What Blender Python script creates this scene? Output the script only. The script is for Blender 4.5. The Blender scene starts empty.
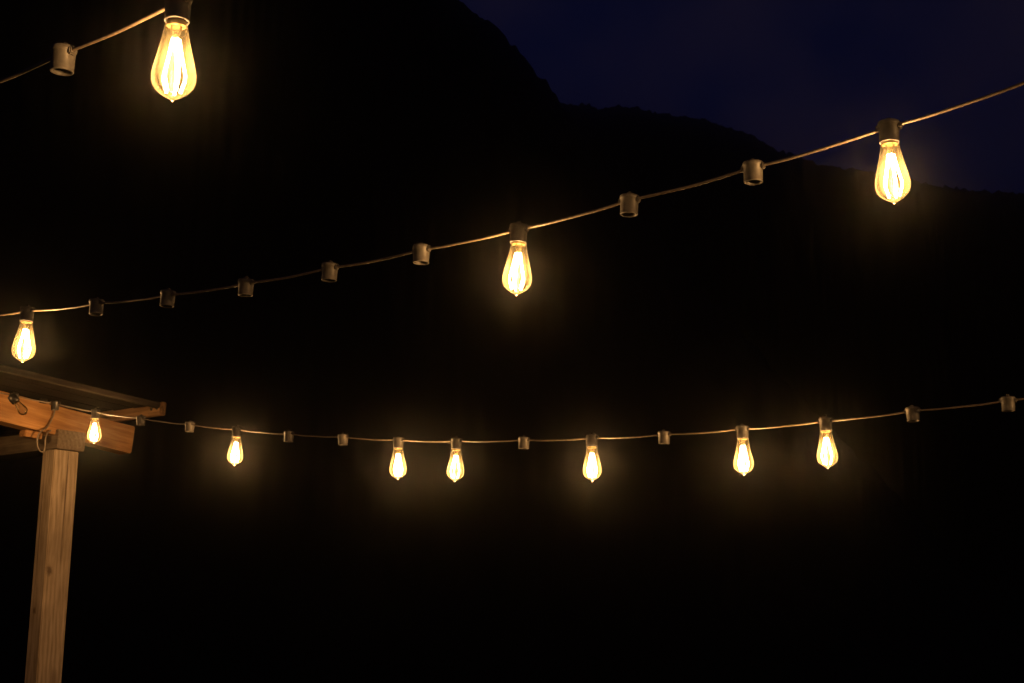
import bpy, bmesh, math, random
from mathutils import Vector, Matrix
R = math.radians
random.seed(7)
sc = bpy.context.scene
C = sc.collection
W, H = 1024, 683
FPX = 1422.0

# ------------------------------------------------------------------ camera
PITCH, ROLL = R(12.0), R(0.7)
CAM = Vector((0, 0, 1.6))
fwd = Vector((0, math.cos(PITCH), math.sin(PITCH)))
right0 = Vector((1, 0, 0))
up0 = right0.cross(fwd)
right = right0 * math.cos(ROLL) + up0 * math.sin(ROLL)
up = -right0 * math.sin(ROLL) + up0 * math.cos(ROLL)
cd = bpy.data.cameras.new('camera')
cam = bpy.data.objects.new('camera', cd)
C.objects.link(cam)
m = Matrix((right, up, -fwd)).transposed().to_4x4()
m.translation = CAM
cam.matrix_world = m
cd.sensor_width = 36.0
cd.lens = 36.0 * FPX / W
cd.clip_start = 0.05
cd.clip_end = 3000
sc.camera = cam

def ray(px, py):
    return fwd + right * ((px - W / 2) / FPX) - up * ((py - H / 2) / FPX)
def at(px, py, z):                       # a measured direction and distance -> a place
    return CAM + ray(px, py) * z
def on_plane(px, py, p, n):
    d = ray(px, py)
    return CAM + d * ((p - CAM).dot(n) / d.dot(n))

# ------------------------------------------------------------------ helpers
def tag(o, label=None, cat=None, group=None, kind=None):
    if label: o['label'] = label
    if cat: o['category'] = cat
    if group: o['group'] = group
    if kind: o['kind'] = kind
    return o
def empty(name, loc=(0, 0, 0)):
    o = bpy.data.objects.new(name, None)
    o.empty_display_size = 0.05
    o.location = loc
    C.objects.link(o)
    return o
def obj(name, bm, mat, parent=None, smooth=False, loc=None):
    me = bpy.data.meshes.new(name)
    bmesh.ops.recalc_face_normals(bm, faces=bm.faces)
    bm.to_mesh(me); bm.free()
    if smooth:
        for p in me.polygons: p.use_smooth = True
    o = bpy.data.objects.new(name, me)
    me.materials.append(mat)
    C.objects.link(o)
    if parent: o.parent = parent
    if loc is not None: o.location = loc
    return o
def copy_tree(o, parent=None):
    c = o.copy(); C.objects.link(c); c.parent = parent
    for ch in list(o.children): copy_tree(ch, c)
    return c
def lathe(prof, seg=28, bm=None, cx=0, cy=0):
    bm = bm or bmesh.new()
    rings = []
    for r, z in prof:
        if r < 1e-6:
            rings.append([bm.verts.new((cx, cy, z))])
        else:
            rings.append([bm.verts.new((cx + r * math.cos(2 * math.pi * k / seg), cy + r * math.sin(2 * math.pi * k / seg), z)) for k in range(seg)])
    for a, b in zip(rings, rings[1:]):
        for k in range(seg):
            k2 = (k + 1) % seg
            if len(a) == 1 and len(b) == 1: continue
            if len(a) == 1: bm.faces.new((a[0], b[k], b[k2]))
            elif len(b) == 1: bm.faces.new((a[k], a[k2], b[0]))
            else: bm.faces.new((a[k], a[k2], b[k2], b[k]))
    return bm
def catmull(pts, n=10):
    out = []
    P = [pts[0]] + list(pts) + [pts[-1]]
    for i in range(1, len(P) - 2):
        p0, p1, p2, p3 = P[i - 1], P[i], P[i + 1], P[i + 2]
        for k in range(n):
            t = k / n
            out.append(0.5 * ((2 * p1) + (p2 - p0) * t + (2 * p0 - 5 * p1 + 4 * p2 - p3) * t * t + (3 * p1 - p0 - 3 * p2 + p3) * t ** 3))
    out.append(P[-2].copy())
    return out
def tube(pts, r, seg=10, bm=None):
    bm = bm or bmesh.new()
    n = len(pts); prev = None
    t0 = (pts[1] - pts[0]).normalized()
    ref = Vector((0, 0, 1)) if abs(t0.z) < .9 else Vector((1, 0, 0))
    nrm = t0.cross(ref).normalized()
    for i, p in enumerate(pts):
        t = (pts[min(i + 1, n - 1)] - pts[max(i - 1, 0)]).normalized()
        nrm = (nrm - t * nrm.dot(t)).normalized()
        b = t.cross(nrm)
        ring = [bm.verts.new(p + (nrm * math.cos(2 * math.pi * k / seg) + b * math.sin(2 * math.pi * k / seg)) * r) for k in range(seg)]
        if prev:
            for k in range(seg):
                bm.faces.new((prev[k], prev[(k + 1) % seg], ring[(k + 1) % seg], ring[k]))
        else: first = ring
        prev = ring
    bm.faces.new(first); bm.faces.new(prev)
    return bm
def box(x0, x1, y0, y1, z0, z1, bev=0.0, bm=None):
    bm2 = bmesh.new()
    vs = [bm2.verts.new((x, y, z)) for x in (x0, x1) for y in (y0, y1) for z in (z0, z1)]
    for f in ((0, 1, 3, 2), (4, 6, 7, 5), (0, 4, 5, 1), (2, 3, 7, 6), (0, 2, 6, 4), (1, 5, 7, 3)):
        bm2.faces.new([vs[i] for i in f])
    if bev: bmesh.ops.bevel(bm2, geom=list(bm2.edges), offset=bev, segments=2, affect='EDGES')
    if bm is None: return bm2
    me = bpy.data.meshes.new('tmp'); bm2.to_mesh(me); bm2.free(); bm.from_mesh(me); bpy.data.meshes.remove(me)
    return bm

# ------------------------------------------------------------------ materials
def mat(name):
    m = bpy.data.materials.new(name); m.use_nodes = True
    nt = m.node_tree; nt.nodes.clear()
    out = nt.nodes.new('ShaderNodeOutputMaterial')
    return m, nt, nt.nodes, nt.links, out
def plain(name, c1, c2, rough=.5, scale=40, bump=.0, spec=.5):
    m, nt, N, L, out = mat(name)
    b = N.new('ShaderNodeBsdfPrincipled'); b.inputs['Roughness'].default_value = rough
    b.inputs['Specular IOR Level'].default_value = spec
    tc = N.new('ShaderNodeTexCoord'); no = N.new('ShaderNodeTexNoise'); no.inputs['Scale'].default_value = scale
    no.inputs['Detail'].default_value = 5
    L.new(tc.outputs['Object'], no.inputs['Vector'])
    r = N.new('ShaderNodeValToRGB'); r.color_ramp.elements[0].color = (*c1, 1); r.color_ramp.elements[1].color = (*c2, 1)
    r.color_ramp.elements[0].position = .3; r.color_ramp.elements[1].position = .7
    L.new(no.outputs['Fac'], r.inputs['Fac']); L.new(r.outputs['Color'], b.inputs['Base Color'])
    if bump:
        bp = N.new('ShaderNodeBump'); bp.inputs['Strength'].default_value = bump; bp.inputs['Distance'].default_value = .002
        L.new(no.outputs['Fac'], bp.inputs['Height']); L.new(bp.outputs['Normal'], b.inputs['Normal'])
    L.new(b.outputs['BSDF'], out.inputs['Surface'])
    return m
def wood(name, dark, mid, light, seed=0.0, rough=.6, knots=True, spec=.25, marks=()):
    """timber whose grain runs along local X"""
    m, nt, N, L, out = mat(name)
    b = N.new('ShaderNodeBsdfPrincipled'); b.inputs['Roughness'].default_value = rough
    b.inputs['Specular IOR Level'].default_value = spec
    tc = N.new('ShaderNodeTexCoord')
    mp = N.new('ShaderNodeMapping'); mp.inputs['Scale'].default_value = (1.1, 14, 14); mp.inputs['Location'].default_value = (seed, seed * 2, seed)
    L.new(tc.outputs['Object'], mp.inputs['Vector'])
    # slow wander of the grain
    wn = N.new('ShaderNodeTexNoise'); wn.inputs['Scale'].default_value = 1.5; wn.inputs['Detail'].default_value = 2
    L.new(mp.outputs['Vector'], wn.inputs['Vector'])
    g = N.new('ShaderNodeTexWave'); g.wave_type = 'RINGS'; g.rings_direction = 'X'
    g.inputs['Scale'].default_value = 14; g.inputs['Distortion'].default_value = 5; g.inputs['Detail'].default_value = 3; g.inputs['Detail Scale'].default_value = .35
    g.inputs['Detail Roughness'].default_value = .6
    gm = N.new('ShaderNodeMapping'); gm.inputs['Scale'].default_value = (.5, 1, 1); gm.inputs['Location'].default_value = (seed, .07 + .01 * seed, .03)
    gm.inputs['Rotation'].default_value = (0, .03, .04)
    L.new(tc.outputs['Object'], gm.inputs['Vector']); L.new(gm.outputs['Vector'], g.inputs['Vector'])
    f = N.new('ShaderNodeTexNoise'); f.inputs['Scale'].default_value = 7; f.inputs['Detail'].default_value = 8
    L.new(mp.outputs['Vector'], f.inputs['Vector'])
    mx = N.new('ShaderNodeMix'); mx.data_type = 'FLOAT'; mx.inputs[0].default_value = .84
    L.new(g.outputs['Fac'], mx.inputs[2]); L.new(f.outputs['Fac'], mx.inputs[3])
    r = N.new('ShaderNodeValToRGB')
    e = r.color_ramp.elements; e[0].position = .3; e[0].color = (*dark, 1); e[1].position = .7; e[1].color = (*light, 1)
    q = e.new(.5); q.color = (*mid, 1)
    L.new(mx.outputs[0], r.inputs['Fac'])
    col = r.outputs['Color']
    # broad patches of different tone
    pn = N.new('ShaderNodeTexNoise'); pn.inputs['Scale'].default_value = 3.2; pn.inputs['Detail'].default_value = 3
    L.new(tc.outputs['Object'], pn.inputs['Vector'])
    pr = N.new('ShaderNodeMapRange'); pr.inputs[1].default_value = .3; pr.inputs[2].default_value = .7; pr.inputs[3].default_value = .7; pr.inputs[4].default_value = 1.15
    L.new(pn.outputs['Fac'], pr.inputs[0])
    mu = N.new('ShaderNodeMix'); mu.data_type = 'RGBA'; mu.blend_type = 'MULTIPLY'; mu.inputs[0].default_value = 1
    L.new(col, mu.inputs[6]); L.new(pr.outputs[0], mu.inputs[7]); col = mu.outputs[2]
    if knots:
        km = N.new('ShaderNodeMapping'); km.inputs['Scale'].default_value = (2.2, 7, 7); km.inputs['Location'].default_value = (seed + .3, seed, 0)
        L.new(tc.outputs['Object'], km.inputs['Vector'])
        v = N.new('ShaderNodeTexVoronoi'); v.inputs['Scale'].default_value = 1.0
        L.new(km.outputs['Vector'], v.inputs['Vector'])
        kr = N.new('ShaderNodeMapRange'); kr.inputs[1].default_value = .06; kr.inputs[2].default_value = .20; kr.inputs[3].default_value = .8; kr.inputs[4].default_value = 0
        L.new(v.outputs['Distance'], kr.inputs[0])
        k2 = N.new('ShaderNodeMix'); k2.data_type = 'RGBA'; k2.blend_type = 'MIX'
        k2.inputs[7].default_value = (dark[0] * .35, dark[1] * .3, dark[2] * .3, 1)
        L.new(kr.outputs[0], k2.inputs[0]); L.new(col, k2.inputs[6]); col = k2.outputs[2]
    for (kx, ky, kz, kr_) in marks:                      # single knots and a drying crack at their own places
        sb = N.new('ShaderNodeVectorMath'); sb.operation = 'SUBTRACT'; sb.inputs[1].default_value = (kx, ky, kz)
        sm = N.new('ShaderNodeVectorMath'); sm.operation = 'MULTIPLY'; sm.inputs[1].default_value = (.75, 1, 1) if kr_ > .006 else (.012, 1, 1)
        nz = N.new('ShaderNodeTexNoise'); nz.inputs['Scale'].default_value = 60 if kr_ > .006 else 14; L.new(tc.outputs['Object'], nz.inputs['Vector'])
        ln = N.new('ShaderNodeVectorMath'); ln.operation = 'LENGTH'
        L.new(tc.outputs['Object'], sb.inputs[0]); L.new(sb.outputs[0], sm.inputs[0]); L.new(sm.outputs[0], ln.inputs[0])
        ad = N.new('ShaderNodeMath'); ad.operation = 'MULTIPLY_ADD'; ad.inputs[1].default_value = kr_ * 1.2; L.new(nz.outputs['Fac'], ad.inputs[0]); L.new(ln.outputs['Value'], ad.inputs[2])
        rr = N.new('ShaderNodeMapRange'); rr.inputs[1].default_value = kr_ * 1.0; rr.inputs[2].default_value = kr_ * 1.9; rr.inputs[3].default_value = .75; rr.inputs[4].default_value = 0
        L.new(ad.outputs[0], rr.inputs[0])
        k3 = N.new('ShaderNodeMix'); k3.data_type = 'RGBA'; k3.inputs[7].default_value = (dark[0] * .3, dark[1] * .25, dark[2] * .2, 1)
        L.new(rr.outputs[0], k3.inputs[0]); L.new(col, k3.inputs[6]); col = k3.outputs[2]
    L.new(col, b.inputs['Base Color'])
    bp = N.new('ShaderNodeBump'); bp.inputs['Strength'].default_value = .5; bp.inputs['Distance'].default_value = .0015
    L.new(mx.outputs[0], bp.inputs['Height']); L.new(bp.outputs['Normal'], b.inputs['Normal'])
    L.new(b.outputs['BSDF'], out.inputs['Surface'])
    return m

M = {}
M['socket'] = plain('socket_plastic', (.062, .057, .050), (.125, .115, .10), .5, 60, .3)
M['socket_inner'] = plain('socket_inner', (.05, .04, .035), (.10, .08, .06), .5, 60)
M['cord'] = plain('cord_rubber', (.15, .12, .09), (.25, .20, .15), .45, 90, .2)
M['brass'] = plain('brass', (.35, .25, .1), (.5, .36, .15), .35, 30)
M['black'] = plain('black_plastic', (.012, .012, .012), (.03, .028, .025), .4, 50, .2)
M['steel'] = plain('dull_steel', (.12, .12, .12), (.22, .21, .2), .5, 50)
M['post'] = wood('post_timber', (.38, .29, .19), (.54, .42, .30), (.66, .54, .41), 1.3, marks=((1.90, .02, 0, .016), (2.25, .075, 0, .004), (1.72, 0, .06, .012), (2.1, .0, .07, .004)))
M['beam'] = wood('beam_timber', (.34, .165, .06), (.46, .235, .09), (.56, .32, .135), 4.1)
M['header'] = wood('header_timber', (.16, .12, .085), (.22, .17, .12), (.28, .225, .165), 7.7)
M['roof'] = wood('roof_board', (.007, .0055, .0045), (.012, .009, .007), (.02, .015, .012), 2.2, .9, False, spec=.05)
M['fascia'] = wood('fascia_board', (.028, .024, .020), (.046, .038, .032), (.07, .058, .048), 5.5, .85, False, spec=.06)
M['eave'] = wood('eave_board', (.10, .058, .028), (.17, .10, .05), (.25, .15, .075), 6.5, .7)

LAMP = (1.0, .55, .22)
m_, nt, N, L, out = mat('hot_filament')
e = N.new('ShaderNodeEmission'); e.inputs['Color'].default_value = (1, .68, .36, 1); e.inputs['Strength'].default_value = 60
L.new(e.outputs[0], out.inputs['Surface']); M['filament'] = m_

def glass(name, tint, scatter):
    m, nt, N, L, out = mat(name)
    lw = N.new('ShaderNodeLayerWeight'); lw.inputs['Blend'].default_value = .35
    tr = N.new('ShaderNodeBsdfTransparent'); tr.inputs['Color'].default_value = (*tint, 1)
    gl = N.new('ShaderNodeBsdfGlossy'); gl.inputs['Roughness'].default_value = .06; gl.inputs['Color'].default_value = (1, .9, .75, 1)
    tl = N.new('ShaderNodeBsdfTranslucent'); tl.inputs['Color'].default_value = (1, .80, .42, 1)
    no = N.new('ShaderNodeTexNoise'); no.inputs['Scale'].default_value = 55; no.inputs['Detail'].default_value = 3
    tc = N.new('ShaderNodeTexCoord'); L.new(tc.outputs['Object'], no.inputs['Vector'])
    # coating looks denser where it is seen edge on; slightly uneven
    ma = N.new('ShaderNodeMath'); ma.operation = 'MULTIPLY_ADD'; ma.inputs[1].default_value = scatter * 1.6; ma.inputs[2].default_value = scatter
    L.new(lw.outputs['Facing'], ma.inputs[0])
    mb = N.new('ShaderNodeMapRange'); mb.inputs[3].default_value = .55; mb.inputs[4].default_value = 1.45
    L.new(no.outputs['Fac'], mb.inputs[0])
    mc = N.new('ShaderNodeMath'); mc.operation = 'MULTIPLY'; L.new(ma.outputs[0], mc.inputs[0]); L.new(mb.outputs[0], mc.inputs[1])
    m1 = N.new('ShaderNodeMixShader'); L.new(mc.outputs[0], m1.inputs[0]); L.new(tr.outputs[0], m1.inputs[1]); L.new(tl.outputs[0], m1.inputs[2])
    fr = N.new('ShaderNodeFresnel'); fr.inputs['IOR'].default_value = 1.35
    m2 = N.new('ShaderNodeMixShader'); L.new(fr.outputs[0], m2.inputs[0]); L.new(m1.outputs[0], m2.inputs[1]); L.new(gl.outputs[0], m2.inputs[2])
    L.new(m2.outputs[0], out.inputs['Surface'])
    return m
M['amber'] = glass('amber_glass', (1, .90, .72), .0135)
M['clear'] = glass('clear_glass', (.98, .98, .97), .22)

# ------------------------------------------------------------------ socket and bulb prototypes
SH = .040            # socket height; the cord passes .011 below its top
def socket_mesh():
    t = .011
    prof = [(0, t), (.0140, t), (.0150, t - .001), (.0188, t - .0015), (.0194, t - .003), (.0194, t - .0075), (.0186, t - .009),
            (.0178, t - .010), (.0174, t - .030), (.0170, t - .037), (.0174, t - .0380), (.0175, t - .0392), (.0168, t - SH),
            (.0150, t - SH), (.0142, t - .0385), (.0138, t - .018), (0, t - .018)]
    bm = lathe(prof, 32)
    # saddle that clamps the cord, and a small hanging loop above it
    box(-.0235, .0235, -.0058, .0058, -.0055, .0062, .0018, bm)
    box(-.0045, .0045, -.0035, .0035, t - .001, t + .006, .001, bm)
    return bm
proto_socket = obj('socket', socket_mesh(), M['socket'], None, True)
for p in proto_socket.data.polygons:
    if abs(p.normal.z) > .95 or max(abs(proto_socket.data.vertices[v].co.y) for v in p.vertices) < .0059: p.use_smooth = False

GW, GH, GT = .0306, .1125, -.0285     # glass radius, height, top below the cord
GP = [(.50, .0), (.535, .06), (.60, .16), (.67, .25), (.745, .34), (.83, .44), (.91, .53), (.97, .61), (1.0, .68), (.985, .73), (.93, .785),
      (.83, .83), (.69, .87), (.52, .905), (.34, .935), (.20, .955), (.10, .968), (.06, .980), (.04, .99), (0, .995)]
glass_me = obj('glass', lathe([(r * GW, -z * GH) for r, z in GP], 36), M['amber'], None, True)
def filament(k, n=5):
    a = 2 * math.pi * k / n + .4
    d = Vector((math.cos(a), math.sin(a), 0))
    return tube([d * .005 + Vector((0, 0, -.022)), d * .010 + Vector((0, 0, -.048)), d * .0155 + Vector((0, 0, -.072)), d * .0155 + Vector((0, 0, -.080)), d * .010 + Vector((0, 0, -.098))], .0021, 8)
def stem():
    return lathe([(0, .004), (.0085, .002), (.0075, -.010), (.0035, -.022), (.003, -.040), (.0036, -.046), (0, -.048)], 16)
bulb_proto = empty('light_bulb')
glass_me.parent = bulb_proto
fils = [obj('filament', filament(k), M['filament'], bulb_proto, True) for k in range(5)]
stem_o = obj('stem', stem(), M['clear'], bulb_proto, True)
base_o = obj('screw_base', lathe([(.0, .013), (.005, .013), (.0125, .008), (.0131, .006), (.0125, .004), (.0131, .002), (.0125, 0), (.0131, -.002), (.0134, -.004), (0, -.004)], 24), M['brass'], bulb_proto, True)
lamp_d = bpy.data.lights.new('bulb_light', 'POINT')
lamp_d.color = LAMP; lamp_d.energy = 6.0; lamp_d.shadow_soft_size = .006
lamp_o = bpy.data.objects.new('bulb_light', lamp_d); C.objects.link(lamp_o); lamp_o.parent = bulb_proto; lamp_o.location = (0, 0, -.066)

# ------------------------------------------------------------------ the three strands
used = {'s': False, 'b': False}
def lean(o, rng):
    o.rotation_euler = (rng.uniform(-.05, .05), rng.uniform(-.05, .05), rng.uniform(0, 6.28))
def strand(name_label, pts, lit, ext_a, ext_b, seed, sock_labels={}):
    """pts: {index: (px,py,depth)} socket places in order, lit: {index: label}"""
    rng = random.Random(seed)
    root = empty('string_light_cord')
    tag(root, name_label, 'light string', 'string light cords overhead')
    idx = sorted(pts)
    P = {i: at(*pts[i]) for i in idx}
    path = [ext_a] + [P[i] for i in idx] + [ext_b]
    # the cord sags a touch between sockets, with small kinks at them
    full = []
    for j, (a, b) in enumerate(zip(path, path[1:])):
        full.append(a)
        s = .0035 if 0 < j < len(path) - 2 else .0
        if j == 0 or j == len(path) - 2: continue
        for t in (.25, .5, .75):
            q = a.lerp(b, t); q.z -= s * 4 * t * (1 - t) + rng.uniform(-.0006, .0006); full.append(q)
    full.append(path[-1])
    obj('cord', tube(catmull(full, 5), .0028, 10), M['cord'], root, True)
    for i in idx:
        if not used['s']: s = proto_socket; used['s'] = True
        else: s = proto_socket.copy(); C.objects.link(s)
        s.parent = root; s.location = P[i]
        j = idx.index(i)
        d = path[j + 2] - path[j]
        s.rotation_euler = (rng.uniform(-.03, .03), rng.uniform(-.05, .05), math.atan2(d.y, d.x))
        if i in sock_labels: s['label'] = sock_labels[i]
        if i in lit:
            if not used['b']: b = bulb_proto; used['b'] = True
            else: b = copy_tree(bulb_proto)
            b.location = P[i] + Vector((0, 0, GT - (.0035 if seed == 3 else 0)))
            lean(b, rng)
            tag(b, lit[i], 'light bulb', 'lit bulbs on the light strings')
    return root, P

# upper left strand
e = Vector
s1 = {-2: (469, -128, 1.67), -1: (311, -60, 1.82), 0: (178, 2.5, 1.97), 1: (63.5, 53.5, 2.12), 2: (-36, 94, 2.27), 3: (-125, 127, 2.42)}
strand('tan cord crossing the top left corner, the nearest and largest of the three light strings', s1,
       {0: 'largest lit amber teardrop bulb, hanging at the top left edge of the view'},
       at(700, -215, 1.45), at(-330, 185, 2.8), 3)
# middle strand, rising to the upper right
s2 = {-2: (1216, 12, 2.214), -1: (1042.6, 75.8, 2.357), 0: (889, 127.3, 2.50), 1: (753, 167.5, 2.643), 2: (629.5, 200.5, 2.786), 3: (519, 229.5, 2.928),
      4: (421.5, 250, 3.071), 5: (330, 268, 3.214), 6: (246, 283.5, 3.357), 7: (168, 295, 3.5), 8: (96.5, 303.5, 3.642), 9: (27.5, 311, 3.785),
      10: (-35, 317, 3.93), 11: (-95, 322, 4.07), 12: (-152, 326, 4.21)}
strand('long tan cord rising steeply from far left to the upper right with three lit bulbs', s2,
       {0: 'lit amber teardrop bulb high at the right, in front of the dark blue sky',
        3: 'lit amber teardrop bulb alone near the centre of the view, on the steep middle cord',
        9: 'lit amber teardrop bulb at the left edge, hanging just above the pergola roof',
        -2: 'lit amber bulb on the middle cord, beyond the right edge of the view',
 },
       at(1450, -95, 2.05), at(-400, 335, 4.9), 5)
# lower strand
z3 = lambda i: 3.85 * (1 + .038 * i)
px3 = {-2: (1225, 368), -1: (1113, 386), 0: (1008, 400.5), 1: (912.5, 411), 2: (825.5, 421), 3: (742.5, 429), 4: (664, 434.5), 5: (592, 438), 6: (524, 440),
       7: (456.5, 441), 8: (398.5, 440), 9: (343, 437), 10: (289, 434), 11: (237, 429.5), 12: (190, 424.5), 13: (141, 418.5)}
s3 = {i: (x, y, z3(i)) for i, (x, y) in px3.items()}
s3[13] = (141, 418.5, 5.9); s3[14] = (95.5, 412, 6.2); s3[15] = (55, 403.5, 6.3); s3[16] = (14, 395.5, 6.17); s3[17] = (-30, 385, 6.0); s3[18] = (-75, 373, 5.85)
root3, P3 = strand('long tan cord sagging across the lower middle from the pergola corner to the right edge', s3,
       {2: 'lit amber bulb on the lower cord, rightmost of its six hanging clear of the pergola',
        3: 'lit amber bulb on the lower cord, second from the right of the lower row',
        5: 'lit amber bulb on the lower cord, third from the right, between two empty sockets',
        7: 'lit amber bulb on the lower cord, right one of the close pair left of centre',
        8: 'lit amber bulb on the lower cord, left one of the close pair left of centre',
        11: 'lit small amber bulb on the lower cord, between the pergola corner and the close pair',
        14: 'smallest lit bulb, glowing against the wooden pergola beam right of the post top',
        18: 'unseen lit bulb added to brighten the pergola beam, beyond the left edge of the view',  # unseen bulb, added to light the left part of the beam
       -2: 'lit amber bulb on the lower cord, beyond the right edge of the view'},
       at(1450, 325, 3.3), at(-330, 300, 5.2), 9)
for i_, c_ in enumerate([c_ for c_ in root3.children if c_.name.startswith('socket')]):
    if i_ in (17, 18):
        me = c_.data.copy(); me.materials.clear(); me.materials.append(M['black']); c_.data = me; c_['label'] = 'black socket against the pergola beam'

# unlit bulb twisted up against the beam at the left end of the lower cord
ub = empty('light_bulb', P3[16] + Vector((.012, -.01, -.026)))
ub.rotation_euler = (R(-15), R(-38), .5)
tag(ub, 'unlit clear glass bulb in a black socket, lying against the pergola beam', 'light bulb')
for src, mt in ((glass_me, 'clear'), (stem_o, 'clear'), (base_o, 'brass')):
    me = src.data.copy(); me.materials.clear(); me.materials.append(M[mt])
    o = bpy.data.objects.new(src.name.split('.')[0], me); C.objects.link(o); o.parent = ub
    o.scale = (.68, .68, .68)
bm = lathe([(0, .034), (.012, .034), (.019, .030), (.021, .012), (.018, -.006), (0, -.006)], 20)
box(-.006, .030, -.006, .006, .018, .030, .002, bm)
obj('socket_cap', bm, M['black'], ub, True)

# ------------------------------------------------------------------ pergola
A = R(38)
u = Vector((math.sin(A), math.cos(A), 0)); v = Vector((math.cos(A), -math.sin(A), 0)); zz = Vector((0, 0, 1))
S = .125
Pc = at(55, 449, 6.55)                       # near vertical edge of the post, at its top
pg = empty('pergola', (Pc.x, Pc.y, 0))
tag(pg, 'weathered timber pergola corner at the left edge, lit orange by the bulbs', 'pergola')
def board(name, p0, p1, up_, w_side, h_up, mt, parent=pg, bev=.003, label=None):
    """p0-p1: lower near edge; side: width vector away from it, h_up: height"""
    ax = (p1 - p0); L_ = ax.length; ax.normalize()
    sd = (w_side - ax * w_side.dot(ax)); sw = sd.length; sd.normalize()
    hu = ax.cross(sd); 
    if hu.dot(up_) < 0: hu = -hu
    bm = box(0, L_, 0, sw, 0, h_up, bev)
    n = max(1, int(L_ / .25))
    o = obj(name, bm, mt, None)
    m = Matrix((ax, sd, hu)).transposed().to_4x4(); m.translation = p0 - Vector(pg.location)
    o.parent = parent; o.matrix_local = m
    if label: o['label'] = label
    return o
# posts (grain along the length)
def post(corner):
    base = Vector((corner.x, corner.y, 0)); top = Vector((corner.x, corner.y, Pc.z))
    bm = box(0, Pc.z, 0, S + .006, 0, S - .03, .004)
    o = obj('post', bm, M['post'], None)
    m = Matrix((zz, u, zz.cross(u))).transposed().to_4x4()
    # local X up, local Y along u, local Z = z x u = -v
    m.translation = base - Vector(pg.location)
    o.parent = pg; o.matrix_local = m
    return o
post(Pc)
post(Pc - v * 3.2)
post(Pc - u * 3.4)
# header: along v, end sticking out past the post toward the right
HT = .088
hz = Pc.z + .0005
board('header_beam', Vector((Pc.x, Pc.y, hz)) + v * .035 - u * .012, Vector((Pc.x, Pc.y, hz)) - v * 3.5 - u * .012, zz, u * (S + .024), HT, M['header'],
      label='greyer crossbeam whose sawn end shows above the post')
board('header_beam', Vector((Pc.x, Pc.y, hz)) + v * .035 - u * 3.412, Vector((Pc.x, Pc.y, hz)) - v * 3.5 - u * 3.412, zz, u * (S + .024), HT, M['header'])
# main beam: its near face is a vertical plane just behind the header's end
fp = Pc + v * .012
b1 = on_plane(131.7, 453.5, fp, v); b0 = on_plane(0, 420.5, fp, v); t1 = on_plane(131.7, 427.5, fp, v); t0 = on_plane(0, 389, fp, v)
print('BEAM', b0, b1, t0, t1, 'heights', t0.z - b0.z, t1.z - b1.z, 'post top', Pc)
bh = ((t0.z - b0.z) + (t1.z - b1.z)) / 2
bd = (b1 - b0)
bs = b0 - bd * 2.2
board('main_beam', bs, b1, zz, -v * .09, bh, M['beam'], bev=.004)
# roof: rake board parallel to the beam and nearer, boards spanning back from it
rp = Pc + v * .36
r0 = on_plane(29, 377, rp, v); r1 = on_plane(160, 408, rp, v)
print('RAKE', r0, r1)
rd = (r1 - r0).normalized()
rs = r0 - rd * 2.6
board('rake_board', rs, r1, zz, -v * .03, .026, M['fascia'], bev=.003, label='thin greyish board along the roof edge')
# roof boards, each running along the rake, from just inside the rake board back to the left
off = .032
for k in range(9):
    wd = .14
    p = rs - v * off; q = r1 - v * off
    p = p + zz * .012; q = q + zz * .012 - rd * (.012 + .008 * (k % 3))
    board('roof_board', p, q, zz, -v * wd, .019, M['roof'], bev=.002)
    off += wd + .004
# eave board closing the far end of the roof, showing its inner lower edge
ev0 = r1 + rd * .004 + v * .004 - zz * .030
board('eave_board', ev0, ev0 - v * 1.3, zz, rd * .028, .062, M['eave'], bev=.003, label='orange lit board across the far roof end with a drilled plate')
# plate with two dark bolt holes at the corner
pl = box(0, .085, 0, .004, 0, .05, .001)
o = obj('corner_plate', pl, M['eave'], None)
mm = Matrix((-v, -rd, zz)).transposed().to_4x4(); mm.translation = ev0 - Vector(pg.location) + zz * .007 - rd * .001 - v * .004
o.parent = pg; o.matrix_local = mm
for sx in (.022, .062):
    h = lathe([(0, .003), (.008, .003), (.0095, .001), (.0095, 0), (0, 0)], 14)
    hb = obj('bolt', h, M['black'], o)
    hb.matrix_local = Matrix.Translation((sx, .004, .026)) @ Matrix.Rotation(R(-90), 4, 'X')
# rafters under the roof boards
# loose cable looped around the header behind the post
def ap(px, py, off_):
    return on_plane(px, py, Pc + v * off_, v)
pp = [ap(55, 409, .03), ap(54, 414, .028), ap(51, 421, .028), ap(47, 427.5, .03), ap(43, 430, .045), ap(39.5, 433, .05), ap(37.3, 439, .05), ap(37.5, 446, .05), ap(40, 451, .05),
      ap(43.5, 451.5, .06), ap(45, 446, .065), ap(45.4, 439, .065), ap(47.5, 433, .05), ap(51, 430.5, .035)]
cb = obj('power_cable', tube(catmull(pp, 6), .0034, 8), M['cord'], None, True)
tag(cb, 'thin pale cable running down the pergola beam and looping beside the post top', 'cable')
# two black cable clips on the beam
for (px, py, w, h) in ((42, 401, .034, .022),):
    c = ap(px, py, .013)
    bm = box(-w / 2, w / 2, 0, .02, -h / 2, h / 2, .003)
    tube([Vector((-w * .3, .02, 0)), Vector((-w * .2, .03, .003)), Vector((w * .2, .03, .003)), Vector((w * .3, .02, 0))], .003, 6, bm)
    o = obj('cable_clip', bm, M['black'], pg)
    mm = Matrix((u, v, zz)).transposed().to_4x4(); mm.translation = c - Vector(pg.location)
    o.matrix_local = mm
# small yellowish wood block under the beam left of the post
c0 = ap(25, 436, .0); 
board('support_block', c0, c0 + u * .09 - zz * .004, zz, -v * .05, .03, M['beam'], bev=.003)

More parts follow.
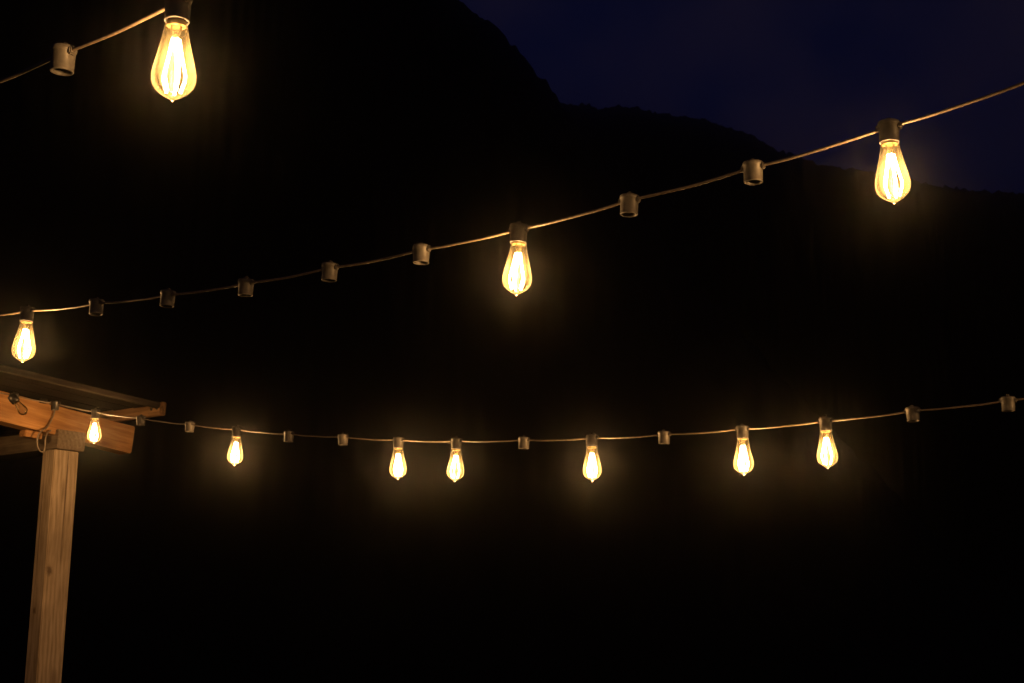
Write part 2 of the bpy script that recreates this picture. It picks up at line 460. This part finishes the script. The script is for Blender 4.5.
# ------------------------------------------------------------------ ground and hills
def ground_mat(name, c1, c2, scale):
    m, nt, N, L, out = mat(name)
    b = N.new('ShaderNodeBsdfPrincipled'); b.inputs['Roughness'].default_value = .95; b.inputs['Specular IOR Level'].default_value = .1
    tc = N.new('ShaderNodeTexCoord'); no = N.new('ShaderNodeTexNoise'); no.inputs['Scale'].default_value = scale; no.inputs['Detail'].default_value = 8
    L.new(tc.outputs['Object'], no.inputs['Vector'])
    r = N.new('ShaderNodeValToRGB'); r.color_ramp.elements[0].color = (*c1, 1); r.color_ramp.elements[1].color = (*c2, 1)
    r.color_ramp.elements[0].position = .35; r.color_ramp.elements[1].position = .65
    L.new(no.outputs['Fac'], r.inputs['Fac']); L.new(r.outputs['Color'], b.inputs['Base Color'])
    L.new(b.outputs['BSDF'], out.inputs['Surface'])
    return m
bm = bmesh.new()
n = 24; G = 330
vs = [[bm.verts.new(((i / n - .5) * 2 * G, -60 + j / n * (G * 1.6), 0)) for j in range(n + 1)] for i in range(n + 1)]
for i in range(n):
    for j in range(n): bm.faces.new((vs[i][j], vs[i + 1][j], vs[i + 1][j + 1], vs[i][j + 1]))
g = obj('ground', bm, ground_mat('grass_ground', (.02, .03, .012), (.05, .055, .025), .8))
tag(g, kind='structure')

from mathutils import noise
def hills(name, sil, r_ridge, r_near, r_far, seed, rough, a0, a1):
    """a ridge: sil gives (azimuth, tan elevation) of its crest as surveyed from here"""
    S_ = []
    for px, py in sil:
        d = ray(px, py); S_.append((math.atan2(d.x, d.y), d.z / math.hypot(d.x, d.y)))
    S_.sort()
    def crest(az):
        if az <= S_[0][0]: return S_[0][1]
        if az >= S_[-1][0]: return S_[-1][1]
        for (a, ta), (b, tb) in zip(S_, S_[1:]):
            if a <= az <= b:
                t = (az - a) / (b - a); return ta + (tb - ta) * t
    bm = bmesh.new(); na, nr = 900, 34
    rows = []
    for i in range(na + 1):
        az = a0 + (a1 - a0) * i / na
        row = []
        ht = 1.6 + crest(az) * r_ridge
        for j in range(nr + 1):
            t = j / nr; r = r_near + (r_far - r_near) * t
            if r <= r_ridge: k = (r - r_near) / (r_ridge - r_near); s = k * k * (3 - 2 * k) * .55 + k * .45
            else: k = (r_far - r) / (r_far - r_ridge); s = k * k * (3 - 2 * k)
            x, y = r * math.sin(az), r * math.cos(az)
            h = ht * s
            env = min(1, s * 1.5)
            h += env * rough * (noise.noise(Vector((x * .5, y * .5, seed))) * .5 + noise.noise(Vector((x * .17, y * .17, seed + 3))) * .8 + noise.noise(Vector((x * 1.7, y * 1.7, seed))) * .7)
            row.append(bm.verts.new((x, y, h - .05)))
        rows.append(row)
    for i in range(na):
        for j in range(nr): bm.faces.new((rows[i][j], rows[i + 1][j], rows[i + 1][j + 1], rows[i][j + 1]))
    o = obj(name, bm, ground_mat(name + '_forest', (.008, .012, .006), (.03, .035, .016), .25), None, True)
    tag(o, kind='structure'); return o
hills('hill', [(-400, -150), (-200, -170), (100, -150), (300, -95), (400, -40), (440, -15), (457, 2), (475, 18), (497, 34), (515, 50), (535, 70), (552, 92), (566, 112), (600, 165), (700, 290), (820, 420), (1000, 600)],
      120, 45, 190, 1, .9, R(-42), R(20))
hills('far_hill', [(-200, 120), (300, 110), (500, 101), (565, 103), (640, 109), (700, 119), (742, 131), (784, 152), (820, 164), (870, 173), (930, 184), (1024, 195), (1150, 212), (1400, 240)],
      240, 130, 300, 8, 1.1, R(-40), R(40))

# ------------------------------------------------------------------ haze added to give the bulbs their glow, scattering tuned for tight halos
bm = box(-345, 345, -75, 485, -1, 135)
m_, nt, N, L, out = mat('bulb_glow_haze')
pv = N.new('ShaderNodeVolumePrincipled')
pv.inputs['Color'].default_value = (.95, .93, .9, 1); pv.inputs['Density'].default_value = .0027; pv.inputs['Anisotropy'].default_value = .985
L.new(pv.outputs[0], out.inputs['Volume'])
hz_o = obj('haze', bm, m_); tag(hz_o, kind='stuff')

# ------------------------------------------------------------------ night sky
w = bpy.data.worlds.new('World'); sc.world = w; w.use_nodes = True
nt = w.node_tree; N, L = nt.nodes, nt.links; N.clear()
out = N.new('ShaderNodeOutputWorld'); bg = N.new('ShaderNodeBackground')
sky = N.new('ShaderNodeTexSky'); sky.sky_type = 'NISHITA'; sky.sun_disc = False
sky.sun_elevation = R(-1); sky.sun_rotation = R(150)
tc = N.new('ShaderNodeTexCoord'); no = N.new('ShaderNodeTexNoise'); no.inputs['Scale'].default_value = 9; no.inputs['Detail'].default_value = 4; no.inputs['Roughness'].default_value = .45
L.new(tc.outputs['Generated'], no.inputs['Vector'])
r = N.new('ShaderNodeValToRGB'); r.color_ramp.elements[0].position = .38; r.color_ramp.elements[1].position = .7
r.color_ramp.elements[0].color = (.06, .09, .52, 1); r.color_ramp.elements[1].color = (.34, .23, .56, 1)
L.new(no.outputs['Fac'], r.inputs['Fac'])
mx = N.new('ShaderNodeMix'); mx.data_type = 'RGBA'; mx.blend_type = 'MULTIPLY'; mx.inputs[0].default_value = 1
L.new(sky.outputs[0], mx.inputs[6]); L.new(r.outputs['Color'], mx.inputs[7])
L.new(mx.outputs[2], bg.inputs['Color']); bg.inputs['Strength'].default_value = .1
L.new(bg.outputs[0], out.inputs['Surface'])

# ------------------------------------------------------------------ render settings
cy = sc.cycles
cy.use_denoising = True
cy.max_bounces = 8; cy.diffuse_bounces = 2; cy.glossy_bounces = 2; cy.transmission_bounces = 4; cy.volume_bounces = 0; cy.transparent_max_bounces = 24
cy.caustics_reflective = False; cy.caustics_refractive = False
cy.sample_clamp_indirect = 2; cy.sample_clamp_direct = 40
vs_ = sc.view_settings
vs_.view_transform = 'Standard'; vs_.look = 'None'; vs_.gamma = 1; vs_.use_curve_mapping = False; vs_.exposure = 0
